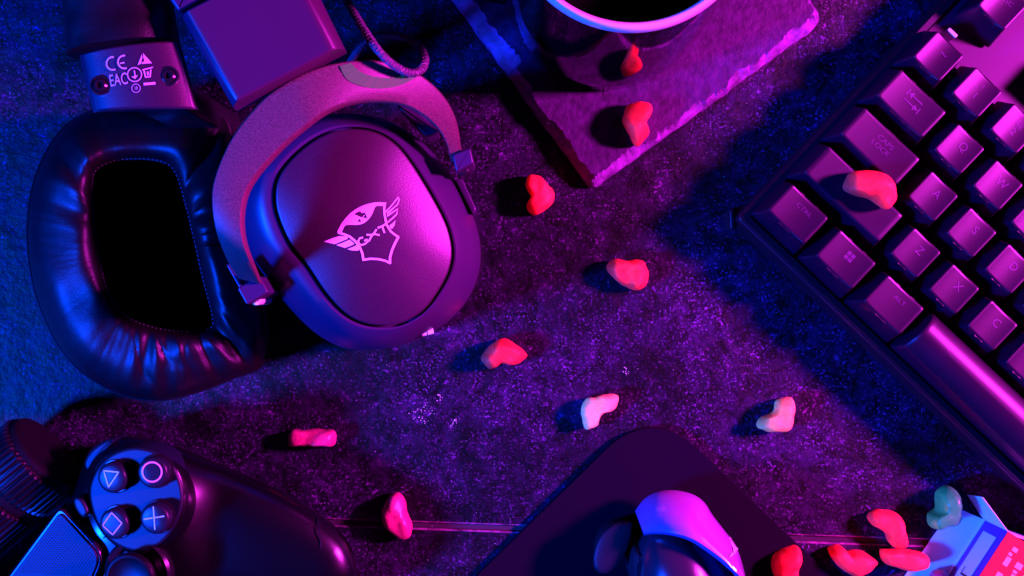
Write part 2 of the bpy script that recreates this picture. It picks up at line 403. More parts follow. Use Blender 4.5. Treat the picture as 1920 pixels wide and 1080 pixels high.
# ------------------------------------------------------------------ headset
C4 = lambda pts: crop(pts, 360, 160, 0.4815)
PLATE = C4([(640, 168), (720, 180), (790, 220), (850, 290), (930, 420), (990, 540), (1012, 640), (1000, 720), (960, 800), (900, 880), (820, 930),
            (740, 942), (660, 930), (590, 890), (520, 810), (450, 700), (390, 620), (345, 510), (335, 430), (350, 360), (400, 290), (480, 220), (560, 180)])
CUP = C4([(195, 500), (205, 400), (260, 300), (340, 220), (430, 160), (540, 130), (640, 122), (740, 136), (830, 175), (905, 230), (970, 300), (1025, 370), (1070, 450), (1105, 540),
          (1122, 640), (1112, 740), (1070, 835), (1000, 915), (900, 980), (780, 1022), (640, 1030), (560, 1010), (480, 960), (400, 880), (330, 790), (260, 690), (215, 600)])
def headset():
    t = thing('headset', 'black over ear headset with grained metal yoke and winged shield emblem on its cup', 'headset', P(430, 420, 0))
    NA = 144
    cp = (685, 428)
    # --- right cup (outside up)
    pl = polar(PLATE, cp, NA); cu = polar(CUP, cp, NA)
    wp = W(pl, 0.071); wc = W(cu, 0.042)
    def lerp(k, z): return [(a[0]+(b[0]-a[0])*k, a[1]+(b[1]-a[1])*k, z) for a, b in zip(wc, wp)]
    b = MB()
    b.loft([lerp(0.25, 0.020), lerp(0.06, 0.026), lerp(0, 0.036), lerp(0, 0.043), lerp(0.05, 0.049), lerp(0.10, 0.0515), lerp(0.115, 0.0520),
            lerp(0.13, 0.0535), lerp(0.25, 0.0585), lerp(0.45, 0.0635), lerp(0.68, 0.0675), lerp(0.88, 0.0693), lerp(0.955, 0.0692), lerp(0.965, 0.066)])
    TILT = 0.20; tx0, ty0 = P(cp[0], cp[1], 0.071)[:2]
    def tilt(v):
        k = min(1, max(0, (v[2]-0.030)/0.035)); return (v[0], v[1], v[2]-k*TILT*((v[0]-tx0)-0.45*(v[1]-ty0)))
    b.v = [tilt(v) for v in b.v]
    shell = obj('ear_cup', b, M['shell'], t)
    b = MB(); cx, cy = P(cp[0], cp[1], 0.071)[:2]
    def sc_(k, z): return [(cx+(x-cx)*k, cy+(y-cy)*k, z) for x, y in wp]
    ZP = lambda r: 0.0703+0.0048*(1-min(1, r)**2.2)
    rings = [sc_(0.975, 0.066), sc_(0.985, 0.0695), sc_(0.984, 0.0702)]
    for r in (0.975, 0.96, 0.93, 0.88, 0.8, 0.7, 0.6, 0.5, 0.4, 0.3, 0.2, 0.1, 0.02): rings.append(sc_(r, ZP(r)))
    b.loft(rings); b.v = [tilt(v) for v in b.v]; plate = obj('cup_plate', b, M['shell_plate'], t, ang=50)
    # emblem on the plate
    def on_plate(px, py):
        x, y = P(px, py, 0.0765)[:2]
        th = math.atan2(y-cy, x-cx)
        # radius of the plate in that direction
        best = 1; dd = 9
        for (qx, qy) in wp:
            a = abs((math.atan2(qy-cy, qx-cx)-th+math.pi) % (2*math.pi)-math.pi)
            if a < dd: dd = a; best = math.hypot(qx-cx, qy-cy)
        return tilt((x, y, ZP(math.hypot(x-cx, y-cy)/best)+0.00025))
    C7 = lambda pts: crop(pts, 600, 340, 1/6)
    e = MB()
    def poly(pts):
        pts = C7(pts); o = len(e.v)
        e.v += [on_plate(*p) for p in pts]; e.f.append(tuple(range(o, o+len(pts))))
    def strip(pts, w, close=False):
        pts = [Vector(p) for p in C7(pts)]; n = len(pts); w *= 1/6; ro = len(e.v)
        for i, p in enumerate(pts):
            a = pts[i-1] if (i or close) else p; c = pts[(i+1) % n] if (i < n-1 or close) else p
            d = (c-a).normalized(); nn = Vector((-d.y, d.x))*w/2
            e.v += [on_plate(*(p+nn)), on_plate(*(p-nn))]
        for i in range(n if close else n-1):
            j = (i+1) % n
            e.f.append((ro+2*i, ro+2*j, ro+2*j+1, ro+2*i+1))
    # helmet: bright lens between upper arc and lower arc, holes left open by building it in cells
    top = opened([(190, 572), (250, 465), (340, 360), (450, 285), (560, 245), (650, 230), (740, 234)], 40)
    low = opened([(240, 580), (268, 520), (300, 490), (420, 488), (500, 460), (570, 385), (612, 290), (640, 272), (705, 272)], 40)
    holes = [(396, 436, 352, 384), (424, 456, 340, 392), (440, 480, 362, 404), (470, 506, 350, 380), (492, 522, 374, 412), (424, 452, 424, 452)]
    for i in range(39):
        for k in range(20):
            def pt(ii, kk):
                a, c = Vector(top[ii]), Vector(low[ii]); return a.lerp(c, kk/20)
            q = [pt(i, k), pt(i+1, k), pt(i+1, k+1), pt(i, k+1)]
            m = sum(q, Vector((0, 0)))/4
            if any(a <= m.x <= c and d <= m.y <= f for a, c, d, f in holes): continue
            o = len(e.v); e.v += [on_plate(*C7([tuple(p)])[0]) for p in q]; e.f.append((o, o+1, o+2, o+3))
    strip([(722, 236), (712, 300), (716, 360), (728, 430), (742, 490), (785, 560), (830, 595), (872, 622)], 24)
    strip([(868, 618), (830, 690), (795, 770), (772, 850), (770, 925)], 27)
    strip([(775, 920), (720, 890), (640, 872), (560, 868), (465, 882)], 24)
    strip([(478, 890), (468, 810), (440, 740), (390, 670), (330, 620), (270, 595), (200, 575)], 26)
    poly([(40, 678), (120, 645), (215, 615), (300, 618), (310, 645), (240, 675), (160, 706)])
    poly([(178, 716), (250, 690), (330, 655), (372, 690), (380, 705), (330, 728), (275, 748)])
    poly([(300, 762), (360, 738), (410, 715), (440, 750), (420, 778), (350, 776)])
    strip([(730, 335), (790, 270), (868, 165), (878, 190), (858, 250), (800, 305), (742, 352)], 14)
    poly([(742, 350), (800, 300), (856, 256), (800, 318), (745, 372)])
    strip([(745, 385), (800, 345), (860, 300), (850, 360), (800, 410), (752, 455)], 15)
    strip([(752, 455), (810, 405), (852, 360)], 12)
    poly([(770, 490), (800, 468), (836, 430), (826, 490), (796, 530), (778, 515)])
    strip([(478, 628), (440, 640), (424, 670), (432, 700), (460, 716), (500, 700), (530, 672), (520, 650), (490, 668)], 20)
    strip([(515, 598), (560, 600), (610, 590), (662, 602)], 20); strip([(628, 535), (600, 580), (570, 615), (540, 672)], 20)
    strip([(640, 520), (690, 500), (735, 470)], 20); strip([(690, 500), (700, 535), (716, 575)], 20)
    obj('emblem', e, M['emblem'], plate, smooth=False)
    # --- cushion below the right cup
    b = MB(); b.loft([lerp(0.30, 0.0), lerp(0.10, 0.003), lerp(0.02, 0.010), lerp(0.10, 0.018), lerp(0.3, 0.0205)])
    obj('ear_cushion', b, M['leather'], t, label='mostly hidden cushion under the raised cup')
    # jack tip
    b = MB(); a = Vector(P(775, 612, 0.040)); c = Vector(P(809, 619, 0.036))
    a = Vector(P(772, 624, 0.048)); c = Vector(P(811, 615, 0.047)); d = c-a
    b.tube([a, a+d*0.45], 0.0024, 14); pin = obj('jack_plug', b, M['gloss_black'], t)
    b = MB(); b.tube([a+d*0.40, a+d*0.62, a+d*0.63, a+d*0.68, a+d*0.69, a+d], lambda s: (0.0017 if not 0.3 < s < 0.7 else 0.0013), 14)
    b2 = MB(); b2.tube([a+d*0.45, a+d*0.66], 0.0021, 14); b2.tube([a+d*0.72, a+d*0.95, a+d], 0.0021, 14); b2.tube([a+d*0.64, a+d*0.74], 0.0014, 14)
    obj('metal_tip', b2, M['steel'], pin)
    # --- yoke
    YO = [(446, 522), (427, 492), (403, 430), (396, 367), (406, 319), (432, 261), (466, 214), (510, 170), (570, 135), (635, 116), (700, 112), (757, 124), (800, 148), (835, 184), (855, 225), (863, 270), (868, 296)]
    YI = [(487, 532), (480, 516), (456, 449), (454, 391), (471, 343), (519, 285), (567, 242), (615, 208), (668, 191), (726, 190), (769, 201), (813, 232), (836, 266), (846, 304)]
    n = 90; yo = opened(YO, n); yi = opened(YI, n); rings = []
    def yz(s): return 0.1040-(0.0270*(1-2*s)**9.0 if s < 0.5 else 0.040*(2*s-1)**1.7)
    for i in range(n):
        s = i/(n-1); z = yz(s)
        o = Vector(P(*yo[i], z)); q = Vector(P(*yi[i], z)); d = (q-o)
        def at(k, dz, e=0): return tuple(o+d*k+Vector((0, 0, dz)))
        rings.append([at(0.02, -0.0055), at(0, -0.0045), at(0, -0.0010), at(0.02, -0.0004), at(0.05, 0), at(0.3, 0.0003), at(0.7, 0.0003), at(0.95, 0), at(0.98, -0.0004), at(1, -0.0010), at(1, -0.0045), at(0.98, -0.0055)])
    b = MB(); b.loft(rings); yoke = obj('yoke', b, M['yoke'], t)
    # blown highlight on the yoke, painted as a grey crescent
    def yoke_s(p):
        best = (9e9, 0); p = Vector(p)
        for k in range(n-1):
            for f in (0, 0.25, 0.5, 0.75):
                a = Vector(yo[k]).lerp(Vector(yo[k+1]), f); c = Vector(yi[k]).lerp(Vector(yi[k+1]), f)
                u = min(1, max(0, (p-a).dot(c-a)/(c-a).length_squared)); d = (a.lerp(c, u)-p).length
                if d < best[0]: best = (d, (k+f)/(n-1))
        return best[1]
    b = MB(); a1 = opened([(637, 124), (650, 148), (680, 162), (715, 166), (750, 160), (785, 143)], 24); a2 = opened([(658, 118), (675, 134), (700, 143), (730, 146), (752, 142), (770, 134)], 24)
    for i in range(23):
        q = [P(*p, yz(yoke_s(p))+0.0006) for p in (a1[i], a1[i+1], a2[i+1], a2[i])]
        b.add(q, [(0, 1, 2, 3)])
    obj('crescent_highlight', b, M['grey'], yoke, smooth=False)
    # pivots
    def block(name, pts, z0, z1, m, bev=0.0006, r=0.0008, par=t):
        b = MB(); b.slab(fillet(W(pts, z1), r, 4), z0, z1, bev); return obj(name, b, m, par)
    pv = block('pivot', [(444, 540), (487, 517), (503, 548), (462, 572)], 0.050, 0.0755, M['shell'])
    block('clip', [(424, 497), (431, 493), (461, 546), (454, 550)], 0.060, 0.0752, M['shell'], 0.0004, 0.0003, pv)
    b = MB(); b.lathe([(0.0018, 0.050), (0.0018, 0.0675), (0.0012, 0.068), (0, 0.068)], P(482, 562, 0.066), 16, True, False); obj('screw', b, M['steel'], pv)
    pv = block('pivot', [(848, 291), (882, 277), (888, 305), (855, 322)], 0.045, 0.0690, M['shell'])
    b = MB(); b.lathe([(0.0021, 0.040), (0.0021, 0.0600), (0.0013, 0.0607), (0, 0.0607)], P(868, 319, 0.059), 16, True, False); obj('screw', b, M['gloss_black'], pv)
    block('cup_arm', [(742, 196), (776, 198), (822, 247), (798, 256)], 0.048, 0.0645, M['shell'], 0.0006)
    block('cup_arm', [(853, 337), (866, 333), (893, 392), (886, 402)], 0.040, 0.0515, M['shell'], 0.0005)
    # --- headband end block (outside) upper right of the ear pad
    def arched(q, z, zl, frac, drop):
        b = MB(); L0, L1, R1, R0 = [Vector(p) for p in W(q, z)]; rings = []
        for k in range(33):
            s = 0.5-0.5*math.cos(math.pi*k/32); e_ = min(s, 1-s)/frac
            dz = -drop*(1-math.sqrt(max(0, 1-(1-min(1, e_))**2)))
            a = L0.lerp(R0, s); c = L1.lerp(R1, s); d = (c-a).normalized()*0.0006
            rings.append([(a.x, a.y, zl), (a.x, a.y, z+dz-0.0006), (a.x+d.x, a.y+d.y, z+dz), (c.x-d.x, c.y-d.y, z+dz), (c.x, c.y, z+dz-0.0006), (c.x, c.y, zl)])
        b.loft(rings); return b
    obj('end_block', arched([(331, 28), (428, 198), (640, 84), (557, -86)], 0.112, 0.100, 0.10, 0.0085), M['block'], t)
    block('slider_neck', [(312, -8), (334, 22), (388, -10), (520, -120), (420, -160)], 0.092, 0.1095, M['shell'], 0.0012)
    # --- headband end plate with print, seen from inside
    zp = 0.111
    ep = obj('end_plate', arched([(137, 97), (163, 206), (361, 200), (326, 71)], zp, zp-0.005, 0.5, 0.0062), M['shell_plate'], t)
    block('slider_arm', [(195, 125), (290, 115), (300, 180), (205, 185)], 0.0, zp-0.0045, M['gloss_black'])
    def zarch(px, py):
        u = (px-(137+(py-97)*0.25))/190.0; e_ = min(1, max(0, min(u, 1-u))/0.5)
        return -0.0062*(1-math.sqrt(max(0, 1-(1-e_)**2)))
    for (px, py) in ((186, 159), (313, 141)):
        c = P(px, py, zp); zp0 = zp; zp = zp+zarch(px, py)+0.0004
        b = MB(); b.lathe([(0.0030, zp-0.001), (0.0030, zp+0.0004), (0.0024, zp+0.0005), (0.0021, zp+0.0001), (0.0021, zp+0.0004), (0.0016, zp+0.0009), (0.0009, zp+0.0009), (0.0008, zp+0.0003), (0, zp+0.0003)], c, 24, True, False)
        obj('screw', b, M['gloss_black'], ep); zp = zp0
    K = 0.28125
    pr = MB(); zt = zp+0.0003
    def ptxt(s, cx_, cy_, hgt, ang, wid=1.0):
        v, f = text_tris(s, hgt); ca, sa = math.cos(ang), math.sin(ang)
        pr.add([P(cx_+(x*wid)*ca+y*sa, cy_+(x*wid)*sa-y*ca, zt) for x, y, _ in v], f)
    def arc(cx_, cy_, r, w, a0, a1, n=20):
        vs = []
        for i in range(n+1):
            a = a0+(a1-a0)*i/n
            for rr in (r-w/2, r+w/2): vs.append(P(cx_+rr*math.cos(a), cy_+rr*math.sin(a), zt))
        pr.add(vs, [(2*i, 2*i+1, 2*i+3, 2*i+2) for i in range(n)])
    def ppoly(pts):
        pts = crop(pts, 120, 0, K); pr.add([P(*p, zt) for p in pts], [tuple(range(len(pts)))])
    A = -0.13
    arc(120+K*322, K*422, 12, 3.2, R(70)+A, R(290)+A); arc(120+K*402, K*413, 12, 3.2, R(75)+A, R(285)+A)
    ppoly([(372, 418), (404, 412), (405, 421), (373, 427)])
    ppoly([(490, 432), (516, 360), (520, 378), (512, 424)]); ppoly([(516, 426), (530, 423), (582, 418), (523, 352), (526, 380), (534, 408), (520, 412)])
    ptxt('EAC', 120+K*361, K*533, 22, A, 0.62)
    arc(120+K*470, K*497, 13, 2, 0, 2*math.pi, 28)
    ppoly([(464, 470), (472, 469), (478, 505), (494, 500), (474, 526), (448, 512), (470, 506)])
    ppoly([(518, 462), (590, 440), (585, 450), (522, 470)]); ppoly([(526, 470), (536, 468), (548, 515), (538, 517)]); ppoly([(570, 462), (579, 460), (575, 512), (566, 513)]); ppoly([(540, 510), (572, 505), (573, 513), (541, 518)])
    ppoly([(548, 476), (562, 474), (562, 500), (552, 502)])
    ppoly([(528, 552), (604, 543), (606, 560), (530, 569)])
    arc(120+K*480, K*588, 8, 1.1, 0, 2*math.pi, 20); ptxt('10', 120+K*480, K*588, 6, A, 0.8)
    def relift(v):
        px = v[0]/(SPX*(CAMH-v[2])/CAMH)+960; py = 540-v[1]/(SPX*(CAMH-v[2])/CAMH)
        return (v[0], v[1], v[2]+zarch(px, py))
    pr.v = [relift(v) for v in pr.v]
    obj('approval_marks', pr, M['print_white'], ep, smooth=False)
    # --- leather headband arching out of the frame
    path = opened([(232, 92, 0.096), (222, 0, 0.095), (222, -110, 0.095), (270, -240, 0.096), (370, -310, 0.098), (460, -270, 0.100), (490, -150, 0.102), (470, -60, 0.103)], 60)
    rings = []
    for i, p in enumerate(path):
        c = Vector(P(p[0], p[1], p[2])); a = Vector(P(*path[max(0, i-1)])); d = Vector(P(*path[min(59, i+1)]))-a; d.z = 0; d.normalize()
        s = Vector((-d.y, d.x, 0)); s_ = i/59
        hw = 0.0168*(1-0.25*s_); hz = 0.0125*(1-0.35*s_)
        rg = []
        for k in range(28):
            an = 2*math.pi*k/28; ca, sa = math.cos(an), math.sin(an)
            ex = math.copysign(abs(ca)**0.8, ca); ez = math.copysign(abs(sa)**0.9, sa)
            w_ = 0.0009*noise.noise(Vector((an*3, s_*20, 0)))
            rg.append(tuple(c+s*(hw*ex)+Vector((0, 0, hz*ez+w_))))
        rings.append(rg)
    b = MB(); b.loft(rings); obj('headband', b, M['leather'], t)
    # --- left cup and its cushion, opening up
    OUT = [(205, 199), (140, 225), (95, 272), (62, 350), (52, 440), (62, 530), (85, 600), (118, 660), (165, 706), (230, 740), (300, 750), (370, 735), (440, 708), (485, 690), (500, 650), (498, 600), (480, 520), (462, 440), (448, 350), (436, 270), (415, 215), (340, 198), (270, 194)]
    INN = [(182, 318), (225, 300), (290, 300), (325, 318), (345, 372), (362, 440), (380, 520), (398, 590), (392, 616), (340, 621), (280, 611), (235, 590), (205, 550), (188, 490), (176, 410), (173, 350)]
    ci = (285, 462); NB = 420
    oo = polar(OUT, ci, NB); ii = polar(INN, ci, NB)
    rings = []; KS = 32
    for k in range(KS+1):
        ph = math.pi*k/KS
        s = 0.5-0.5*math.copysign(abs(math.cos(ph))**0.85, math.cos(ph))
        ring = []
        for j in range(NB):
            th = 2*math.pi*j/NB                       # photo-space angle, y down
            zb = 0.022+(0.008)*s; h = 0.017*max(0, math.sin(ph))**0.6
            # right wall stands higher and narrower
            zz = zb+h
            px = oo[j][0]+(ii[j][0]-oo[j][0])*s; py = oo[j][1]+(ii[j][1]-oo[j][1])*s
            dgr = math.degrees(th) % 360
            # gathered folds: lower side and lower right corner, few at the upper left
            e1 = math.exp(-((dgr-80)/34)**2); e2 = math.exp(-((dgr-222)/26)**2); e3 = math.exp(-((dgr-320)/40)**2)
            w = math.sin(ph)
            fold = e1*math.sin(dgr*0.36+2.2*math.sin(dgr*0.13+1)+ph*0.9)*0.0007*(1+noise.noise(Vector((dgr*0.08, ph, 0)))) + e2*math.sin(dgr*0.30)*0.0010 + e3*math.sin(dgr*0.22+ph)*0.0016
            fold -= 0.0042*math.exp(-((dgr-51)/3.5)**2) + 0.0022*math.exp(-((dgr-63)/3.0)**2) + 0.0018*math.exp(-((dgr-300)/3.0)**2)
            lump = noise.noise(Vector((math.cos(th)*2.2, math.sin(th)*2.2, k*0.12)))*0.0018
            cr = noise.noise(Vector((dgr*0.30, s*1.2+dgr*0.02, 5)))*(0.25+noise.noise(Vector((dgr*0.05, s*1.6, 9))))*0.0009*(0.25+1.0*e1+0.4*e2+0.5*e3)
            cr -= 0.0008*math.exp(-(noise.noise(Vector((dgr*0.07, s*1.3, 2)))/0.10)**2)*(0.9*e1+0.4*e2)*w
            ring.append(P(px, py, zz+w*(fold+lump+cr)))
        rings.append(ring)
    inner_low = [P(a, c, 0.018) for a, c in [(ci[0]+(x-ci[0])*0.98, ci[1]+(y-ci[1])*0.98) for x, y in ii]]
    b = MB(); b.loft([[(v[0], v[1], 0.0168) for v in W2] for W2 in [[P(ci[0]+(x-ci[0])*0.95, ci[1]+(y-ci[1])*0.95, 0.030) for x, y in oo]]]+rings, True, False)
    cush = obj('ear_cushion', b, M['leather'], t, label='leather cushion lying with its opening upward')
    b = MB(); b.loft([rings[-1], [(v[0], v[1], 0.036) for v in rings[-1]], inner_low], False, True); obj('lining', b, M['leather_in'], cush)
    # piping along the opening and the outer seam, stitches on the lower left of the opening
    b = MB(); b.tube([Vector(v)+Vector((0, 0, 0.0004)) for v in rings[KS-1]], 0.00055, 6, True); obj('inner_piping', b, M['leather'], cush)
    b = MB(); b.tube([Vector(v)+Vector((0, 0, 0.0)) for v in rings[1]], 0.0006, 6, True); obj('outer_piping', b, M['leather'], cush)
    b = MB(); rr = rings[KS-2]
    loop = resample([Vector(v)+Vector((0, 0, 0.0002)) for v in rr]+[Vector(rr[0])], 340, True)
    for i in range(0, 340, 3):
        b.tube([loop[i], Vector(loop[i]).lerp(Vector(loop[(i+1) % 340]), 0.5)+Vector((0, 0, 0.0002)), loop[(i+1) % 340]], 0.0003, 5)
    obj('stitching', b, M['stitch'], cush)
    b = MB(); ob = [P(ci[0]+(x-ci[0])*0.93, ci[1]+(y-ci[1])*0.93, 0.026) for x, y in oo]
    def lo(k, z): return [(P(*ci, z)[0]+(v[0]-P(*ci, z)[0])*k, P(*ci, z)[1]+(v[1]-P(*ci, z)[1])*k, z) for v in ob]
    b.loft([lo(0.6, 0.0), lo(0.85, 0.003), lo(0.97, 0.010), lo(1.0, 0.014), lo(1.0, 0.0165)])
    obj('ear_cup', b, M['shell'], t, label='left cup lying face down under its cushion')
    # --- braided cable
    pts = [(640, -40, 0.066), (650, 0, 0.072), (668, 32, 0.086), (690, 68, 0.097), (712, 98, 0.1015), (738, 122, 0.0985), (768, 137, 0.0940), (790, 131, 0.090), (797, 112, 0.083), (789, 90, 0.072), (768, 73, 0.067), (738, 66, 0.064), (706, 68, 0.062), (682, 82, 0.060), (667, 100, 0.056), (656, 118, 0.050), (650, 140, 0.044)]
    ctr = opened(pts, 260); cw = [P(*p) for p in ctr]
    b = MB()
    b.tube(cw, 0.00115, 10)
    cab = obj('cable', b, M['braid'], t)
    b = MB()
    for ph0 in (0, math.pi):
        for sgn in (1, -1):
            hp = []
            for i, p in enumerate(cw):
                d = (Vector(cw[min(259, i+1)])-Vector(cw[max(0, i-1)])).normalized(); u = Vector((0, 0, 1)); u = (u-d*u.dot(d)).normalized(); w = d.cross(u)
                a = sgn*i*0.95+ph0
                hp.append(Vector(p)+(u*math.cos(a)+w*math.sin(a))*0.00112)
            b.tube(hp, 0.00030, 5)
    obj('braid', b, M['braid'], cab)
headset()

# ------------------------------------------------------------------ keyboard
U = 0.01905; KA = R(-43.4); KZ = 0.033; KB = 0.019
KO = Vector(P(1722.5, 72.5, KZ))
ku = Vector((math.cos(KA), math.sin(KA), 0)); kv = Vector((math.sin(KA), -math.cos(KA), 0))
def KW(a, b, z=0): return KO+ku*(a*U)+kv*(b*U)+Vector((0, 0, z-KZ))
def KI(px, py, z):
    d = Vector(P(px, py, z))-KO
    return d.dot(ku)/U, d.dot(kv)/U
def rrect(x0, y0, x1, y1, r, seg=5):
    out = []
    for cx, cy, a0 in ((x1-r, y1-r, 0), (x0+r, y1-r, 90), (x0+r, y0+r, 180), (x1-r, y0+r, 270)):
        for k in range(seg+1):
            a = R(a0+90*k/seg); out.append((cx+r*math.cos(a), cy+r*math.sin(a)))
    n = len(out); full = []
    for i in range(n):
        full.append(out[i]); p, q = out[i], out[(i+1) % n]
        if i % (seg+1) == seg:
            for k in range(1, 9): full.append((p[0]+(q[0]-p[0])*k/9, p[1]+(q[1]-p[1])*k/9))
    return full
def keyboard():
    a0, b1 = KI(1384, 408, 0.020)
    t = thing('keyboard', 'black mechanical keyboard lying diagonally with raised square keycaps', 'keyboard', tuple(KW(a0, b1, 0)))
    def shape(mb, al, bl, ah, bh, z0, z1, bev, r):
        xy = [tuple(KW(x, y)[:2]) for x, y in fillet([(al, bl), (ah, bl), (ah, bh), (al, bh)], r, 4)]
        mb.slab(xy, z0, z1, bev)
    b = MB(); bt = -3.2
    shape(b, a0, bt, a0+17, b1, 0.0015, 0.0170, 0.0012, 0.12); obj('case', b, M['case'], t)
    b = MB(); w = 0.16
    ring = lambda d, z: [tuple(KW(x, y, z)) for x, y in fillet([(a0+d, bt+d), (a0+17-d, bt+d), (a0+17-d, b1-d), (a0+d, b1-d)], max(0.02, 0.12-d), 4)]
    b.loft([ring(0.03, 0.0165), ring(0.03, 0.0195), ring(0.05, 0.0205), ring(w, 0.0205), ring(w+0.02, 0.0200), ring(w+0.02, 0.0165)], False, False); obj('bezel', b, M['case'], t)
    b = MB(); shape(b, a0+w+0.04, bt+0.3, a0+16.6, b1-0.5, 0.0165, 0.0178, 0.0003, 0.05); obj('top_plate', b, M['plate'], t)
    # corner foot sticking out at the left corner
    b = MB(); q = W([(1368, 393), (1377, 392), (1379, 428), (1370, 430)], 0.010); b.slab(fillet(q, 0.0005, 3), 0.0, 0.010, 0.0006); obj('foot', b, M['case'], t)
    def foot(a, bb):
        m = MB(); c = KW(a, bb); m.lathe([(0.006, 0), (0.006, 0.0016)], c, 20); obj('foot', m, M['rubber'], t)
    foot(a0+1.2, b1-0.8); foot(a0+15.5, b1-0.8); foot(a0+1.2, bt+0.8); foot(a0+15.5, bt+0.8)
    cache = {}
    def cap_mesh(wu, kind='cup'):
        if (wu, kind) in cache: return cache[(wu, kind)]
        hx = wu*U/2; hy = U/2; m = MB(); H = KZ-KB; SG = 5
        def rr(gx0, gx1, gy0, gy1, r): return rrect(-hx+gx0, -hy+gy0, hx-gx1, hy-gy1, r, SG)
        mm = 1e-3
        def ring(s, z):   # s 0 base .. 1 top edge
            g = 0.5*mm+(2.9-0.5)*mm*s; gt = 0.5*mm+(2.5-0.5)*mm*s; gb = 0.5*mm+(3.4-0.5)*mm*s
            return [(x, y, z) for x, y in rr(g, g, gb, gt, 1.1*mm)]
        tx = hx-2.9*mm
        def zt(x, y):
            if kind == 'cup': return H-0.00105*max(0, 1-(x/tx)**2) if wu < 1.6 else H-0.0009*max(0, 1-(abs(x)/tx)**2)
            return H+0.0010-0.0034*((y-0.0012)/0.0072)**2
        rings = [ring(0, 0.0006), ring(0.02, 0.0012), ring(0.5, H*0.5), ring(0.92, H-0.0014)]
        top = rr(2.9*mm, 2.9*mm, 3.4*mm, 2.5*mm, 1.1*mm)
        if kind != 'cup':
            top = rr(1.6*mm, 1.6*mm, 1.8*mm, 1.2*mm, 1.1*mm); rings = [ring(0, 0.0006), ring(0.0, 0.0012), ring(0.2, H*0.5), [(x, y, zt(x, y)-0.0016) for x, y in inset(top, -0.0005)]]
        for d, dz in ((0.0, -0.0005), (0.00012, -0.0002), (0.0004, 0)):
            rings.append([(x, y, zt(x, y)+dz) for x, y in inset(top, d)])
        c = (0, 0.0005)
        base = inset(top, 0.0004)
        for k in (0.9, 0.75, 0.6, 0.45, 0.3, 0.15, 0.03):
            if wu > 1.6 and kind == 'cup' or kind != 'cup':
                rings.append([(x*(k if kind == 'cup' else (1-(1-k)*0.25)), c[1]+(y-c[1])*k, 0) for x, y in base])
                rings[-1] = [(x, y, zt(x, y)) for x, y, _ in rings[-1]]
            else:
                rings.append([(x*k, c[1]+(y-c[1])*k, zt(x*k, 0)) for x, y in base])
        m.loft(rings)
        me = mesh_of('key', m, M['key'], ang=40); cache[(wu, kind)] = (me, zt); return cache[(wu, kind)]
    def key(a, b, wu, legends=(), kind='cup'):
        me, zt = cap_mesh(wu, kind)
        o = link(bpy.data.objects.new('key', me)); o.parent = t
        o.location = KW(a, b, KB)-ORG[t.name]; o.rotation_euler = (0, 0, KA)
        o.location.z += random.uniform(-0.00025, 0.00025); o.rotation_euler[2] += random.uniform(-0.006, 0.006)
        m = MB()
        for lg in legends:
            if lg[0] == 'poly':
                for q in lg[1]: m.add([(x, y, zt(x, y)+0.00012) for x, y in q], [tuple(range(len(q)))])
            else:
                s, x0, y0, h, wd = lg
                v, f = text_tris(s, h)
                m.add([(x0+x*wd, y0+y, zt(x0+x*wd, y0+y)+0.00012) for x, y, _ in v], f)
        if m.v:
            lo = link(bpy.data.objects.new('legend', mesh_of('legend', m, M['legend'], smooth=False))); lo.parent = o
        return o
    mm = 1e-3
    L = lambda s: [(s, 0.6*mm, 2.0*mm, 3.1*mm, 1.0)]
    def arrow(y, d):
        x0, x1 = -3.2*mm, 3.2*mm; w_ = 0.25*mm; h = 1.3*mm
        tip = x0 if d < 0 else x1; s = 1 if d < 0 else -1
        return [[(x0, y-w_), (x1, y-w_), (x1, y+w_), (x0, y+w_)], [(tip, y), (tip+s*1.9*mm, y+h), (tip+s*1.9*mm, y-h)],
                [(tip-s*0.5*mm-w_, y-h), (tip-s*0.5*mm+w_, y-h), (tip-s*0.5*mm+w_, y+h), (tip-s*0.5*mm-w_, y+h)]]
    key(0.5, 0, 1, [('~', 1*mm, 2.6*mm, 3.4*mm, 1.0)]); key(1.5, 0, 1, [('!', 0.4*mm, 3.2*mm, 2.4*mm, 1), ('1', 0.4*mm, -0.6*mm, 2.6*mm, 1)])
    key(2.5, 0, 1, [('@', 0.4*mm, 3.0*mm, 2.4*mm, 1), ('2', 0.4*mm, -0.8*mm, 2.6*mm, 1)]); key(3.5, 0, 1, L('3'))
    key(0.75, 1, 1.5, [('poly', arrow(3.0*mm, -1)+arrow(0.2*mm, 1))])
    for i, ch in enumerate('QWE'): key(2+i, 1, 1, L(ch))
    key(0.875, 2, 1.75, [('CAPS', 0.5*mm, 2.9*mm, 1.9*mm, 1.15), ('LOCK', 0.5*mm, 0.1*mm, 1.9*mm, 1.15)])
    for i, ch in enumerate('ASDF'): key(2.25+i, 2, 1, L(ch))
    key(1.125, 3, 2.25)
    for i, ch in enumerate('ZXCV'): key(2.75+i, 3, 1, L(ch))
    key(0.625, 4, 1.25, [('CTRL', 0.6*mm, 3.0*mm, 1.7*mm, 1.2)])
    q = 1.5*mm; cells = [(-0.6, 0.6), (0.6, 0.6), (-0.6, -0.6), (0.6, -0.6)]
    key(1.875, 4, 1.25, [('poly', [[(0.4*mm+x*q-q/2, 2.2*mm+y*q-q/2), (0.4*mm+x*q+q/2, 2.2*mm+y*q-q/2), (0.4*mm+x*q+q/2, 2.2*mm+y*q+q/2), (0.4*mm+x*q-q/2, 2.2*mm+y*q+q/2)] for x, y in cells])])
    key(3.125, 4, 1.25, [('ALT', 0.6*mm, 3.0*mm, 1.7*mm, 1.2)])
    key(6.875, 4, 6.25, kind='bar')
    for a in range(4, 13): key(a+0.5, 0, 1)
    key(14, 0, 2)
    for a in range(5, 13): key(a, 1, 1)
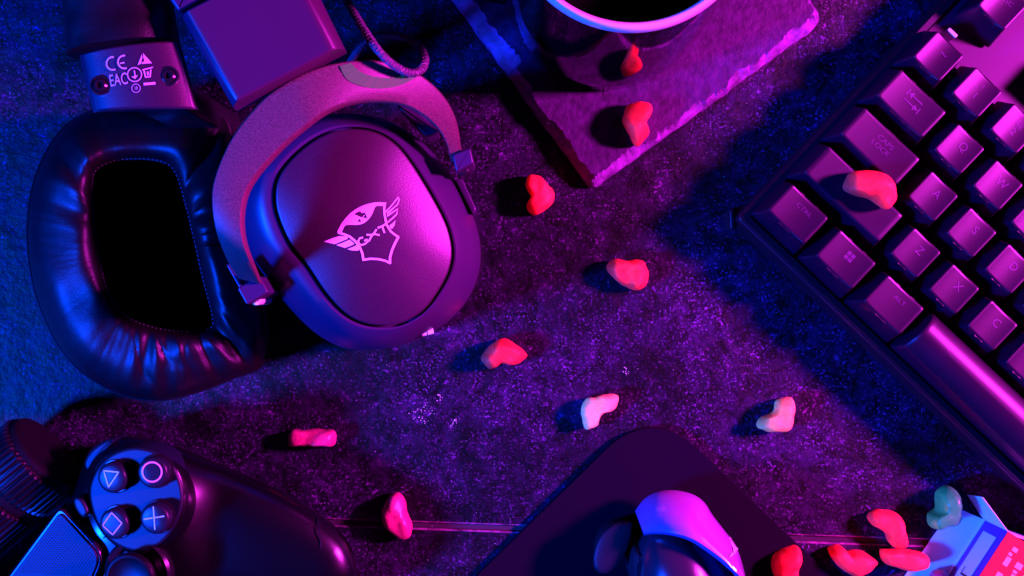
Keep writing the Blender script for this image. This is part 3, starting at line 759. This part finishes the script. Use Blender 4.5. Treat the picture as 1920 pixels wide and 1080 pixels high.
    key(13.75, 1, 1.5)
    for k in range(4, 11): key(2.25+k, 2, 1)
    key(13.4, 2, 2.25)
    for k in range(4, 10): key(2.75+k, 3, 1)
    key(13.6, 3, 2.75)
    for a in (10.625, 11.875, 13.125, 14.375): key(a, 4, 1.25)
    for a in (3.8, 4.8, 5.8, 7.3, 8.3, 9.3, 10.3, 11.8, 12.8, 13.8): key(a, -1.55, 1)
    key(0.72, -1.55, 1, [('ESC', 0.6*mm, 2.6*mm, 1.8*mm, 1.1)])
    key(2.8, -1.55, 1, [('F1', 0.6*mm, 2.6*mm, 1.8*mm, 1.1)])
    b = MB(); p = [tuple(KW(x, y)[:2]) for x, y in fillet([(0.30, -0.63), (0.52, -0.63), (0.52, -0.56), (0.30, -0.56)], 0.02, 2)]
    b.slab(p, 0.0178, 0.030, 0.0003); obj('edge_glint', b, M['clear'], t)  # pale strip added as the glint along the keycap's back edge
keyboard()

# ------------------------------------------------------------------ mouse pad and mouse
def mousepad():
    q = W([(1222, 758), (1780, 1292), (1222, 1800), (660, 1308)], 0.003)
    b = MB(); b.slab(fillet(q, [0.026, 0.02, 0.02, 0.02], 14), 0.0, 0.0035, 0.0004)
    tagged('mouse_pad', b, M['pad'], 'dark cloth mouse pad with a rounded corner under the mouse', 'mouse pad', P(1222, 1280))
mousepad()
def mouse():
    t = thing('computer_mouse', 'glossy black mouse with arched back shell and thumb wing on the pad', 'mouse', P(1275, 1160, 0.0035))
    CM = lambda pts: crop(pts, 860, 780, 1/3)
    n = 60
    outer = opened(CM([(995, 540), (1030, 490), (1070, 455), (1130, 430), (1220, 423), (1320, 445), (1385, 490), (1430, 560), (1500, 650), (1560, 730), (1600, 850), (1618, 940), (1625, 1040)]), n)
    inner = opened(CM([(1040, 660), (1110, 652), (1180, 655), (1240, 666), (1290, 680), (1345, 706), (1400, 742), (1450, 778), (1505, 822), (1545, 862), (1580, 900), (1600, 960), (1608, 1050)]), n)
    rings = []
    for i in range(n):
        e_ = math.sin(min(1, i/(0.42*n))*math.pi/2); zo, zi = 0.013+0.007*e_, 0.0270+0.0130*e_
        rg = []
        for k in range(9):
            s = k/8; z = zo+(zi-zo)*math.sin(s*math.pi/2)**0.9
            a, c = Vector(outer[i]), Vector(inner[i]); p = a.lerp(c, s); rg.append(P(p.x, p.y, z))
        a = Vector(P(*inner[i], zi)); d = (Vector(P(*outer[i], zo))-a); d.z = 0; d.normalize()
        rg.append(tuple(a-d*0.0004+Vector((0, 0, -0.0006)))); rg.append(tuple(a-d*0.0016+Vector((0, 0, -0.0035))))
        rg.append(tuple(a+d*0.002+Vector((0, 0, -0.0045))))
        o = Vector(P(*outer[i], zo)); rg.append((o.x-d.x*0.002, o.y-d.y*0.002, zo-0.003)); rg.append((o.x, o.y, zo-0.002))
        rings.append(rg)
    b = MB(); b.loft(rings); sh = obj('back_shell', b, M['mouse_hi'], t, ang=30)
    # small pale mark on the shell
    b = MB(); flat = [v for rg in rings for v in rg[:9]]
    def on_shell(q):
        best = min(flat, key=lambda v: (Vector(P(q[0], q[1], v[2]))-Vector(v)).length)
        return P(q[0], q[1], best[2]+0.0012)
    for q in ([(1518, 684), (1530, 680), (1556, 733), (1543, 742)], [(1543, 742), (1556, 733), (1572, 745), (1560, 768), (1548, 772)], [(1548, 772), (1536, 768), (1518, 795), (1540, 788), (1560, 768)]):
        q = CM(q); b.add([on_shell(p) for p in q], [tuple(range(len(q)))])
    obj('shell_mark', b, M['sym_w'], sh, smooth=False)
    # domed body
    b = MB(); c = (1296, 1125); out = closed([(1205, 1000), (1250, 975), (1300, 985), (1345, 1025), (1382, 1090), (1395, 1170), (1385, 1260), (1340, 1330), (1260, 1340), (1205, 1290), (1190, 1180), (1185, 1080)], 72)
    rings = []
    for k in range(10):
        a = math.pi/2*k/9
        rings.append([P(c[0]+(x-c[0])*max(0.02, math.cos(a)), c[1]+(y-c[1])*max(0.02, math.cos(a)), 0.016+0.0215*math.sin(a)) for x, y in out])
    base = [[P(c[0]+(x-c[0])*k, c[1]+(y-c[1])*k, z) for x, y in out] for k, z in ((0.9, 0.0035), (0.97, 0.006))]
    b.loft(base+rings); obj('body', b, M['mouse'], t)
    # left thumb wing
    out = closed(CM([(975, 610), (968, 690), (945, 760), (900, 840), (850, 885), (800, 892), (765, 860), (757, 800), (775, 725), (810, 660), (870, 615), (930, 600)]), 48)
    wo = W(out, 0.020); b = MB(); cx = sum(p[0] for p in wo)/48; cy = sum(p[1] for p in wo)/48
    f = lambda k, z: [(cx+(x-cx)*k, cy+(y-cy)*k, z) for x, y in wo]
    b.loft([f(0.8, 0.0035), f(0.9, 0.012), f(0.98, 0.0165), f(1, 0.0185), f(0.98, 0.0195), f(0.93, 0.0201), f(0.8, 0.0205), f(0.4, 0.0208), f(0.05, 0.0208)]); obj('thumb_wing', b, M['ctrl_face'], t)
    # side grip between wing and dome
    q = closed(CM([(985, 770), (1030, 755), (1075, 790), (1085, 860), (1070, 960), (1000, 980), (970, 900)]), 40); b = MB(); wq = W(q, 0.026)
    rings = [[(x, y, 0.006) for x, y in wq]]
    for k in range(7):
        a = math.pi/2*k/6; rings.append([(x, y, 0.018+0.009*math.sin(a)) for x, y in inset(wq, 0.0055*(1-math.cos(a)))])
    b.loft(rings); obj('side_grip', b, M['ctrl_face'], t)
mouse()

# ------------------------------------------------------------------ game controller
def obj_tilt(name, mb, m, parent=None, **k):
    x0, y0 = P(300, 938, 0.046)[:2]
    out = []
    for v in mb.v:
        w = min(1, max(0, (v[2]-0.012)/0.030)); d = (v[0]-x0)*0.95+(v[1]-y0)*0.35
        out.append((v[0], v[1], max(0, v[2]+w*(0.20*d if d < 0 else 0))))
    mb.v = out
    return obj(name, mb, m, parent, **k)
def controller():
    t = thing('game_controller', 'black gamepad with round button cluster, touchpad and long grip', 'game controller', P(250, 1020, 0))
    outl = [(118, 952), (140, 890), (162, 848), (195, 825), (240, 818), (295, 826), (345, 842), (410, 868), (480, 898), (545, 930), (598, 963), (640, 998), (664, 1040), (668, 1090), (640, 1130), (580, 1150),
            (500, 1150), (420, 1150), (360, 1170), (290, 1230), (200, 1300), (90, 1370), (-20, 1420), (-100, 1330), (-90, 1220), (-30, 1130), (50, 1035)]
    N_ = 180; o = closed(outl, N_)
    spine = [Vector(p) for p in opened([(-20, 1290), (120, 1110), (240, 960), (400, 1000), (520, 1035), (590, 1062)], 80)]
    core = []
    for p in o: core.append(min(spine, key=lambda q: (q-Vector(p)).length))
    for _ in range(30): core = [(core[i-1]+core[i]*2+core[(i+1) % N_])/4 for i in range(N_)]
    def ztop(px):
        if px < 290: return 0.0435
        s = min(1, (px-290)/130); q = min(1, max(0, (px-420)/240)); return 0.0435-0.0080*s*s*(3-2*s)-0.0025*q*q*(3-2*q)
    core = [min(spine, key=lambda q: (q-p).length) for p in core]
    rings = []
    for k, zf in ((0.30, -1), (0.08, -0.8), (0.0, 0.0), (0.004, 0.12), (0.015, 0.24), (0.035, 0.36), (0.065, 0.47), (0.11, 0.58), (0.17, 0.68), (0.25, 0.77), (0.35, 0.85), (0.48, 0.92), (0.62, 0.965), (0.78, 0.99), (0.92, 0.9985), (1.0, 1.0)):
        r = []
        for a, c in zip(o, core):
            p = Vector(a).lerp(c, k); zt = ztop(p.x)
            z = (0.020+(zt-0.020)*zf) if zf >= 0 else 0.020+0.020*zf
            r.append(P(p.x, p.y, max(0, z)))
        rings.append(r)
    b = MB(); b.loft(rings, True, False); body = obj_tilt('body', b, M['ctrl'], t)
    # fine seam ring across the grip
    b = MB(); sp = []
    for i in range(22):
        s = i/21; sp.append((592+10*math.sin(s*math.pi)-2*s, 962+120*s))
    seamz = [0.0235, 0.0265, 0.0285, 0.0300, 0.0312, 0.0320]+[0.0326]*16
    b.tube([P(x, y, z) for (x, y), z in zip(sp, seamz)], 0.00028, 5); obj_tilt('grip_seam', b, M['gloss_black'], body)
    # round face plate
    pc = [(157, 930), (172, 885), (205, 853), (250, 839), (292, 846), (325, 873), (342, 915), (341, 955), (322, 998), (290, 1028), (250, 1039), (205, 1025), (172, 988)]
    zf = 0.0462; xy = W(closed(pc, 96), zf)
    b = MB(); b.slab(xy, 0.030, zf, 0.0012, 5); fp = obj_tilt('button_plate', b, M['ctrl_face'], t)
    b = MB(); oc = closed(pc, 96)
    def sk(k, z):
        out = []
        for x, y in oc:
            wt = 0.14+0.86*max(0, math.cos(math.atan2(y-938, x-250)-R(22)))**1.4
            kk = 1+(k-1)*wt; out.append(P(250+(x-250)*kk, 938+(y-938)*kk, z))
        return out
    b.loft([sk(1.40, 0.0300), sk(1.34, 0.0345), sk(1.28, 0.0380), sk(1.22, 0.0407), sk(1.16, 0.0427), sk(1.10, 0.0442), sk(1.04, 0.0453), sk(0.98, 0.0457)], False, False); obj_tilt('plate_collar', b, M['ctrl'], t)
    sym = {'tri': (206, 898), 'cir': (287, 886), 'sq': (208, 986), 'cro': (290, 973)}
    zb = 0.0510
    for nm, (px, py) in sym.items():
        c = P(px, py, zb-0.001)
        b = MB(); b.lathe([(0.0061, zf-0.0005), (0.0061, zf+0.0002), (0.0057, zf+0.0003)], c, 40, True, True); obj_tilt('button_ring', b, M['gloss_black'], fp)
        b = MB(); b.lathe([(0.0054, zf), (0.0054, zb-0.0012), (0.0052, zb-0.0006), (0.0048, zb-0.0002), (0.0042, zb), (0.002, zb+0.0001), (0, zb+0.0001)], c, 40, True, False); bt = obj_tilt('button', b, M['btn'], t)
        m = MB(); zt = zb+0.0003; w = 2.6
        def seg(p, q):
            p, q = Vector(p), Vector(q); d = (q-p).normalized(); nn = Vector((-d.y, d.x))*w/2
            p, q = p-d*w*0.4, q+d*w*0.4
            m.add([P(*(p+nn), zt), P(*(q+nn), zt), P(*(q-nn), zt), P(*(p-nn), zt)], [(0, 1, 2, 3)])
        if nm == 'tri':
            a, c2, d = (189, 885), (219, 887), (198, 916); seg(a, c2); seg(c2, d); seg(d, a)
        elif nm == 'sq':
            a, c2, d, e = (203, 965), (223, 984), (204, 1007), (184, 990); seg(a, c2); seg(c2, d); seg(d, e); seg(e, a)
        elif nm == 'cro': seg((287, 951), (289, 993)); seg((268, 975), (307, 968))
        else:
            vs = []
            for i in range(41):
                a = 2*math.pi*i/40
                for r in (16.5, 20): vs.append(P(285+r*math.cos(a), 885+r*math.sin(a), zt))
            m.add(vs, [(2*i, 2*i+1, 2*i+3, 2*i+2) for i in range(40)])
        obj_tilt('button_symbol', m, M['sym_p'] if nm in ('cir', 'sq') else M['sym_w'], bt, smooth=False)
    # options button
    oc = closed([(124, 945), (130, 938), (140, 940), (151, 955), (154, 968), (148, 977), (138, 975), (127, 960)], 36); xy = W(oc, 0.0466)
    b = MB(); b.slab(xy, 0.030, 0.0466, 0.0012, 5); obj_tilt('options_button', b, M['ctrl_face'], t)
    # touchpad with dark surround
    tp = [(97, 956), (188, 1048), (150, 1130), (-70, 1330), (-162, 1280)]
    z1 = 0.0462
    raw = W(tp, z1); xy = fillet(raw, [0.003, 0.006, 0.004, 0.004, 0.004], 6)
    b = MB(); b.slab(xy, 0.028, z1, 0.0008); obj_tilt('touchpad_surround', b, M['gloss_black'], t)
    tq = fillet(inset(raw, 0.0013), [0.0022, 0.005, 0.004, 0.004, 0.004], 6); b = MB(); b.slab(tq, 0.040, z1+0.0008, 0.0005); pad = obj_tilt('touchpad', b, M['touch'], t)
    # raised dot texture of the touchpad
    b = MB(); ux = (0.707, 0.707); uy = (0.61, -0.79)
    def inside(p, poly):
        r = False
        for i in range(len(poly)):
            a, c = poly[i-1], poly[i]
            if (a[1] > p[1]) != (c[1] > p[1]) and p[0] < (c[0]-a[0])*(p[1]-a[1])/(c[1]-a[1])+a[0]: r = not r
        return r
    lim = inset(tq, 0.0012); zq = z1+0.0008
    for i in range(0, 50):
        for j in range(-60, 10):
            px = 102+5.2*(i*0.707-(-j)*0.61); py = 962+5.2*(i*0.707+(-j)*0.79)
            if py > 1090 or px < -5: continue
            p = P(px, py, zq)
            if not inside(p[:2], lim): continue
            r = 0.00028; b.add([(p[0]-r, p[1], zq), (p[0], p[1]-r, zq), (p[0]+r, p[1], zq), (p[0], p[1]+r, zq), (p[0], p[1], zq+0.00022)], [(0, 1, 4), (1, 2, 4), (2, 3, 4), (3, 0, 4)])
    d = obj_tilt('grip_dots', b, M['matt_black'], pad, smooth=False); d['kind'] = 'stuff'
    # analogue stick
    c = P(236, 1092, 0.054)
    b = MB(); b.lathe([(0.0125, 0.034), (0.0125, 0.0452), (0.0115, 0.0462), (0.0100, 0.0455), (0.009, 0.043)], c, 48); obj_tilt('stick_collar', b, M['gloss_black'], t)
    b = MB(); b.lathe([(0.005, 0.040), (0.006, 0.048), (0.0088, 0.0505), (0.0092, 0.0525), (0.0086, 0.0542), (0.0078, 0.0545), (0.0066, 0.0537), (0.003, 0.0531), (0, 0.053)], c, 48, True, False); obj_tilt('thumb_stick', b, M['rubber'], t)
    # shoulder button at the top edge
    xy = W(closed([(150, 872), (165, 846), (196, 826), (212, 828), (190, 846), (170, 872), (160, 890)], 40), 0.034)
    b = MB(); b.slab(xy, 0.018, 0.034, 0.0012, 4); obj_tilt('shoulder_button', b, M['ctrl_face'], t)
controller()

# ------------------------------------------------------------------ ribbed barrel at the left edge
def barrel():
    r0 = 0.0185; ax = Vector((-0.77, -0.64, 0)).normalized(); side = Vector((-ax.y, ax.x, 0)); up = Vector((0, 0, 1))
    end = Vector(P(94, 846, r0)); end.z = r0
    t = thing('ribbed_barrel', 'black cylindrical barrel with two ribbed grip rings left of the gamepad', 'barrel', (end.x, end.y, 0))
    def ring(d, r, n=240, ribs=0, dep=0.0):
        out = []
        for i in range(n):
            a = 2*math.pi*i/n; rr = r
            if ribs:
                s = (a*ribs/(2*math.pi)) % 1
                rr = r-dep*(0 if s < 0.42 else (1 if 0.52 < s < 0.9 else 0.5))
            p = end+ax*d+(side*math.cos(a)+up*math.sin(a))*rr; out.append(tuple(p))
        return out
    k = SPX*0.92
    b = MB(); b.loft([ring(0, r0-0.0035), ring(0.0005, r0-0.0022), ring(0.002, r0-0.0014), ring(0.0030, r0-0.0014)]); obj('end_cap', b, M['matt_black'], t)
    b = MB(); b.loft([ring(0.003, r0-0.0012), ring(0.14, r0-0.0012)]); obj('tube', b, M['matt_black'], t)
    for d0, d1 in ((16*k, 84*k), (108*k, 420*k)):
        b = MB(); b.loft([ring(d0-0.0004, r0-0.0014), ring(d0, r0-0.0006, 240, 48, 0.0006), ring(d0+0.0006, r0, 240, 48, 0.0010), ring(d1-0.0006, r0, 240, 48, 0.0010), ring(d1, r0-0.0006, 240, 48, 0.0006), ring(d1+0.0004, r0-0.0014)])
        obj('ribbed_ring', b, M['rubber'], t, ang=25)
barrel()

# ------------------------------------------------------------------ candy carton
BZ = 0.024
def carton():
    t = thing('candy_box', 'open candy carton with red printed face, purple side and white flaps', 'candy box', P(1850, 1040, 0))
    # top (red) face near edge line and its left bottom line
    Q = Vector(P(1891, 997, BZ)); G = Vector(P(1836, 1082, BZ)); w = (G-Q); w.z = 0; w.normalize()     # axis, down the photo
    n = Vector((-w.y, w.x, 0)) if (-w.y) > 0 else Vector((w.y, -w.x, 0))                                  # to the right
    Lx = 0.075; Wx = 0.05
    q0 = Q; q1 = Q+w*Lx; q2 = q1+n*Wx; q3 = q0+n*Wx
    th = 0.0005
    def quad(name, pts, m, off, par=t):
        b = MB(); nn = Vector(off); b.loft([[Vector(p) for p in pts], [Vector(p)+nn for p in pts]]); return obj(name, b, m, par, smooth=False)
    dn = Vector((0, 0, -BZ+0.0006))
    top = quad('front_panel', [q0, q1, q2, q3], M['red_card'], (0, 0, -th))
    sidep = quad('side_panel', [q0+Vector((0, 0, -th-0.00005)), q1+Vector((0, 0, -th-0.00005)), q1+dn, q0+dn], M['purple_card'], n*th)
    quad('back_panel', [q0+dn, q1+dn, q2+dn, q3+dn], M['card'], (0, 0, -th))
    quad('far_panel', [q3+Vector((0, 0, -th)), q2+Vector((0, 0, -th)), q2+dn, q3+dn], M['purple_card'], -n*th)
    quad('end_panel', [q1+n*th+Vector((0, 0, -th)), q2+Vector((0, 0, -th))-n*th, q2+dn-n*th, q1+dn+n*th], M['card'], -w*th)
    # white label on the side panel
    def sp(d, h): return q0+w*d+Vector((0, 0, -BZ+h))-n*0.0002
    lab = quad('side_label', [sp(0.004, BZ-0.0050), sp(0.050, BZ-0.0050), sp(0.050, 0.0075), sp(0.004, 0.0075)], M['card'], -n*0.0002, sidep)
    v, f = text_tris('70L', 0.0060); m = MB()
    m.add([sp(0.0255-x*1.0, BZ*0.5+0.0012+y)-n*0.0003 for x, y, _ in v], f); obj('label_text', m, M['ink'], sidep, smooth=False)
    # blurred rows of small print on the red face
    m = MB(); rnd = random.Random(3)
    for row in range(7):
        d = 0.0035; y = 0.0045+row*0.0046
        while d < 0.055:
            ln = rnd.uniform(0.001, 0.0035); hgt = rnd.uniform(0.0014, 0.0026)
            if rnd.random() < 0.85:
                a = q0+w*d+n*(y+rnd.uniform(-0.0004, 0.0004))+Vector((0, 0, 0.0001))
                m.add([a, a+w*ln, a+w*ln+n*hgt, a+n*hgt], [(0, 1, 2, 3)])
            d += ln+rnd.uniform(0.0004, 0.0012)
    obj('small_print', m, M['red_text'], top, smooth=False)
    # white strip along the near end of the red face
    # end flap continuing the side wall, flared open
    h0 = q0+dn; h1 = q0+Vector((0, 0, -0.0006))
    e0 = Vector(P(1813, 927, 0.0006)); e1 = Vector(P(1842, 932, BZ-0.002))
    quad('end_flap', [h0, e0, e1, h1], M['card'], n*th)
    # dust flap behind it, in shade
    quad('dust_flap', [q0+n*0.002+Vector((0, 0, -0.002)), q0+n*0.002+dn, q3+dn-w*0.012, q3+Vector((0, 0, -0.002))-w*0.012], M['card'], w*th)
    # loose lid panel spread flat on the table to the left of the side wall
    lb = [q0+dn+Vector((0, 0, 0.0018)), q0+dn+w*0.052+Vector((0, 0, 0.0018)), Vector(P(1668, 1120, 0.0008)), Vector(P(1757, 996, 0.0008)), Vector(P(1797, 953, 0.0010))]
    quad('lid_panel', lb, M['card'], (0, 0, -0.0005))
    b = MB(); b.tube([q0+dn-n*0.0003+Vector((0, 0, 0.0022)), q0+dn+w*0.052-n*0.0003+Vector((0, 0, 0.0022))], 0.0007, 6); obj('fold', b, M['card'], t)
carton()

# ------------------------------------------------------------------ gummies
def gummy(pts, m, label, z0=0.0, h=0.010, seed=0, lean=None):
    n = 64; o = closed(pts, n)
    zt = z0+h*0.45
    xy = [Vector(p) for p in W(o, zt)]
    c = sum(xy, Vector((0, 0)))/n
    core = list(xy)
    for _ in range(60): core = [(core[i-1]+core[i]+core[(i+1) % n])/3 for i in range(n)]
    core = [c+(p-c)*0.12 for p in core]
    rings = []
    for k, zf in ((0.45, 0), (0.16, 0.02), (0.04, 0.15), (0, 0.34), (0, 0.50), (0.04, 0.68), (0.13, 0.83), (0.28, 0.94), (0.48, 1.0), (0.70, 1.02), (0.92, 1.02)):
        rg = []
        for p, q in zip(xy, core):
            v = p.lerp(q, k); z = z0+h*zf
            if 0.1 < zf:
                v3 = Vector((v.x*170+seed*3.1, v.y*170, zf*1.5)); z += 0.0022*zf*noise.noise(v3); 
                d = noise.noise(Vector((v.x*330, v.y*330+seed, zf*2)))*0.0005; v = v+(v-c).normalized()*d
            if zf == 0.02 or zf == 0: z = z0+h*zf
            rg.append((v.x, v.y, max(z0, z)))
        rings.append(rg)
    b = MB(); b.loft(rings)
    return tagged('gummy_sweet', b, m, label, 'gummy sweet', (c.x, c.y, z0), 'gummy sweets scattered over the table', ang=60)
C5 = lambda p: crop(p, 640, 0, 1/3)
C8 = lambda p: crop(p, 1280, 720, 1/3)
C8b = lambda p: crop(p, 640, 580, 1/3)
gummy(C5([(1620, 590), (1680, 575), (1735, 590), (1742, 640), (1715, 690), (1730, 750), (1700, 790), (1665, 825), (1640, 800), (1615, 740), (1585, 680), (1590, 630)]), M['g_red'], 'red gummy standing on the slate board in front of the mug', SL, 0.011, 1)
gummy([(985, 345), (993, 327), (1010, 330), (1022, 340), (1030, 350), (1040, 365), (1035, 380), (1020, 395), (1005, 403), (992, 397), (987, 385), (995, 370), (990, 358)], M['g_red'], 'upright red gummy between the headset cup and the slate board corner', 0, 0.010, 2)
gummy([(1583, 352), (1595, 325), (1625, 320), (1655, 325), (1675, 345), (1678, 375), (1665, 393), (1650, 385), (1630, 372), (1605, 365)], M['g_red'], 'large red gummy lying on top of the keyboard keys', 0.0325, 0.010, 3)
gummy([(1138, 500), (1150, 487), (1180, 488), (1205, 490), (1215, 510), (1213, 530), (1200, 543), (1178, 540), (1160, 530), (1145, 515)], M['g_red'], 'red gummy on the table just left of the keyboard shadow tip', 0, 0.010, 4)
gummy(C8b([(785, 290), (800, 250), (840, 200), (890, 170), (940, 170), (985, 200), (1035, 245), (1040, 270), (1000, 300), (950, 310), (900, 305), (870, 325), (830, 332)]), M['g_red'], 'red gummy below right of the headset jack tip', 0, 0.010, 5)
gummy(C8b([(1352, 600), (1352, 550), (1385, 500), (1430, 492), (1480, 478), (1550, 485), (1560, 505), (1545, 550), (1520, 570), (1480, 580), (1450, 610), (1440, 650), (1410, 668), (1370, 668)]), M['g_pale'], 'pale whitish curved gummy above the mouse pad corner', 0, 0.010, 6)
gummy(C8([(415, 240), (440, 195), (500, 170), (525, 145), (530, 100), (560, 80), (600, 72), (620, 90), (628, 150), (620, 200), (600, 250), (570, 270), (510, 268), (450, 258)]), M['g_peach'], 'peach coloured bent gummy at the edge of the keyboard shadow', 0, 0.011, 7)
gummy(crop([(1627, 340), (1640, 262), (1700, 260), (1760, 255), (1820, 258), (1880, 262), (1890, 300), (1880, 345), (1820, 348), (1760, 350), (1690, 348)], 0, 720, 1/3), M['g_pink'], 'pink oblong gummy lying straight above the gamepad grip', 0, 0.009, 8)
gummy([(720, 945), (735, 928), (750, 925), (760, 940), (762, 960), (772, 985), (770, 1005), (755, 1010), (735, 1000), (722, 985), (715, 965)], M['g_pink'], 'dull pink upright gummy right of the gamepad grip end', 0, 0.010, 9)
gummy(C8([(1045, 745), (1080, 712), (1150, 710), (1200, 725), (1235, 770), (1245, 820), (1260, 870), (1255, 910), (1220, 922), (1170, 905), (1150, 850), (1110, 815), (1065, 790)]), M['g_red'], 'curved red gummy topmost of the red ones beside the candy box', 0, 0.010, 10)
gummy(C8([(505, 1000), (520, 960), (570, 930), (630, 910), (660, 930), (662, 980), (645, 1040), (640, 1100), (610, 1130), (540, 1120), (510, 1070)]), M['g_red'], 'upright red gummy at the right edge of the mouse pad', 0.0, 0.012, 11)
gummy(C8([(825, 935), (850, 912), (890, 910), (925, 950), (980, 940), (1040, 955), (1090, 995), (1080, 1020), (1030, 1065), (980, 1085), (920, 1060), (860, 1010)]), M['g_red'], 'red gummy with a raised ear, midway between mouse pad and candy box', 0, 0.010, 12)
gummy(C8([(1115, 940), (1140, 932), (1250, 935), (1350, 950), (1385, 975), (1385, 1010), (1340, 1040), (1260, 1048), (1180, 1025), (1125, 1000)]), M['g_red'], 'flat red gummy lying lengthwise against the white box lid', 0.0025, 0.009, 13)
gummy(C8([(1440, 640), (1450, 600), (1490, 573), (1530, 600), (1550, 650), (1545, 700), (1560, 750), (1530, 790), (1470, 800), (1420, 815), (1392, 790), (1395, 745), (1440, 710)]), M['g_green'], 'green gummy leaning on the corner of the white box lid', 0.0025, 0.013, 14)
gummy([(1746, 1084), (1752, 1073), (1765, 1070), (1776, 1076), (1780, 1090), (1768, 1100), (1752, 1098)], M['g_pink'], 'pink gummy cut by the bottom edge, on the white box lid', 0.0026, 0.008, 15)

# ------------------------------------------------------------------ sugar grains
def sugar():
    b = MB(); rnd = random.Random(5)
    def grain(px, py, r):
        p = P(px, py, 0); a = rnd.random()*6
        vs = [(p[0]+r*math.cos(a+k*1.571), p[1]+r*0.7*math.sin(a+k*1.571), r*0.3) for k in range(4)]
        b.add(vs+[(p[0], p[1], r*0.8), (p[0], p[1], -r*0.3)], [(0, 1, 4), (1, 2, 4), (2, 3, 4), (3, 0, 4), (1, 0, 5), (2, 1, 5), (3, 2, 5), (0, 3, 5)])
    for line in ([(770, 778), (780, 770), (795, 764), (797, 752)], [(795, 764), (808, 768), (812, 780)], [(775, 786), (785, 782), (802, 790)], [(822, 748), (826, 738)], [(846, 800), (852, 790), (858, 784)], [(1172, 690), (1177, 702)]):
        for q in opened(line, 14): grain(q[0]+rnd.gauss(0, 2.6), q[1]+rnd.gauss(0, 2.6), rnd.uniform(0.00008, 0.0003))
    for _ in range(650):
        grain(rnd.uniform(0, 1900), rnd.uniform(0, 1080), rnd.uniform(0.00006, 0.00017))
    o = link(bpy.data.objects.new('sugar_grains', mesh_of('sugar_grains', b, M['sugar'], smooth=False))); o['kind'] = 'stuff'
    o['label'] = 'tiny pale sugar grains scattered on the stone table'
sugar()
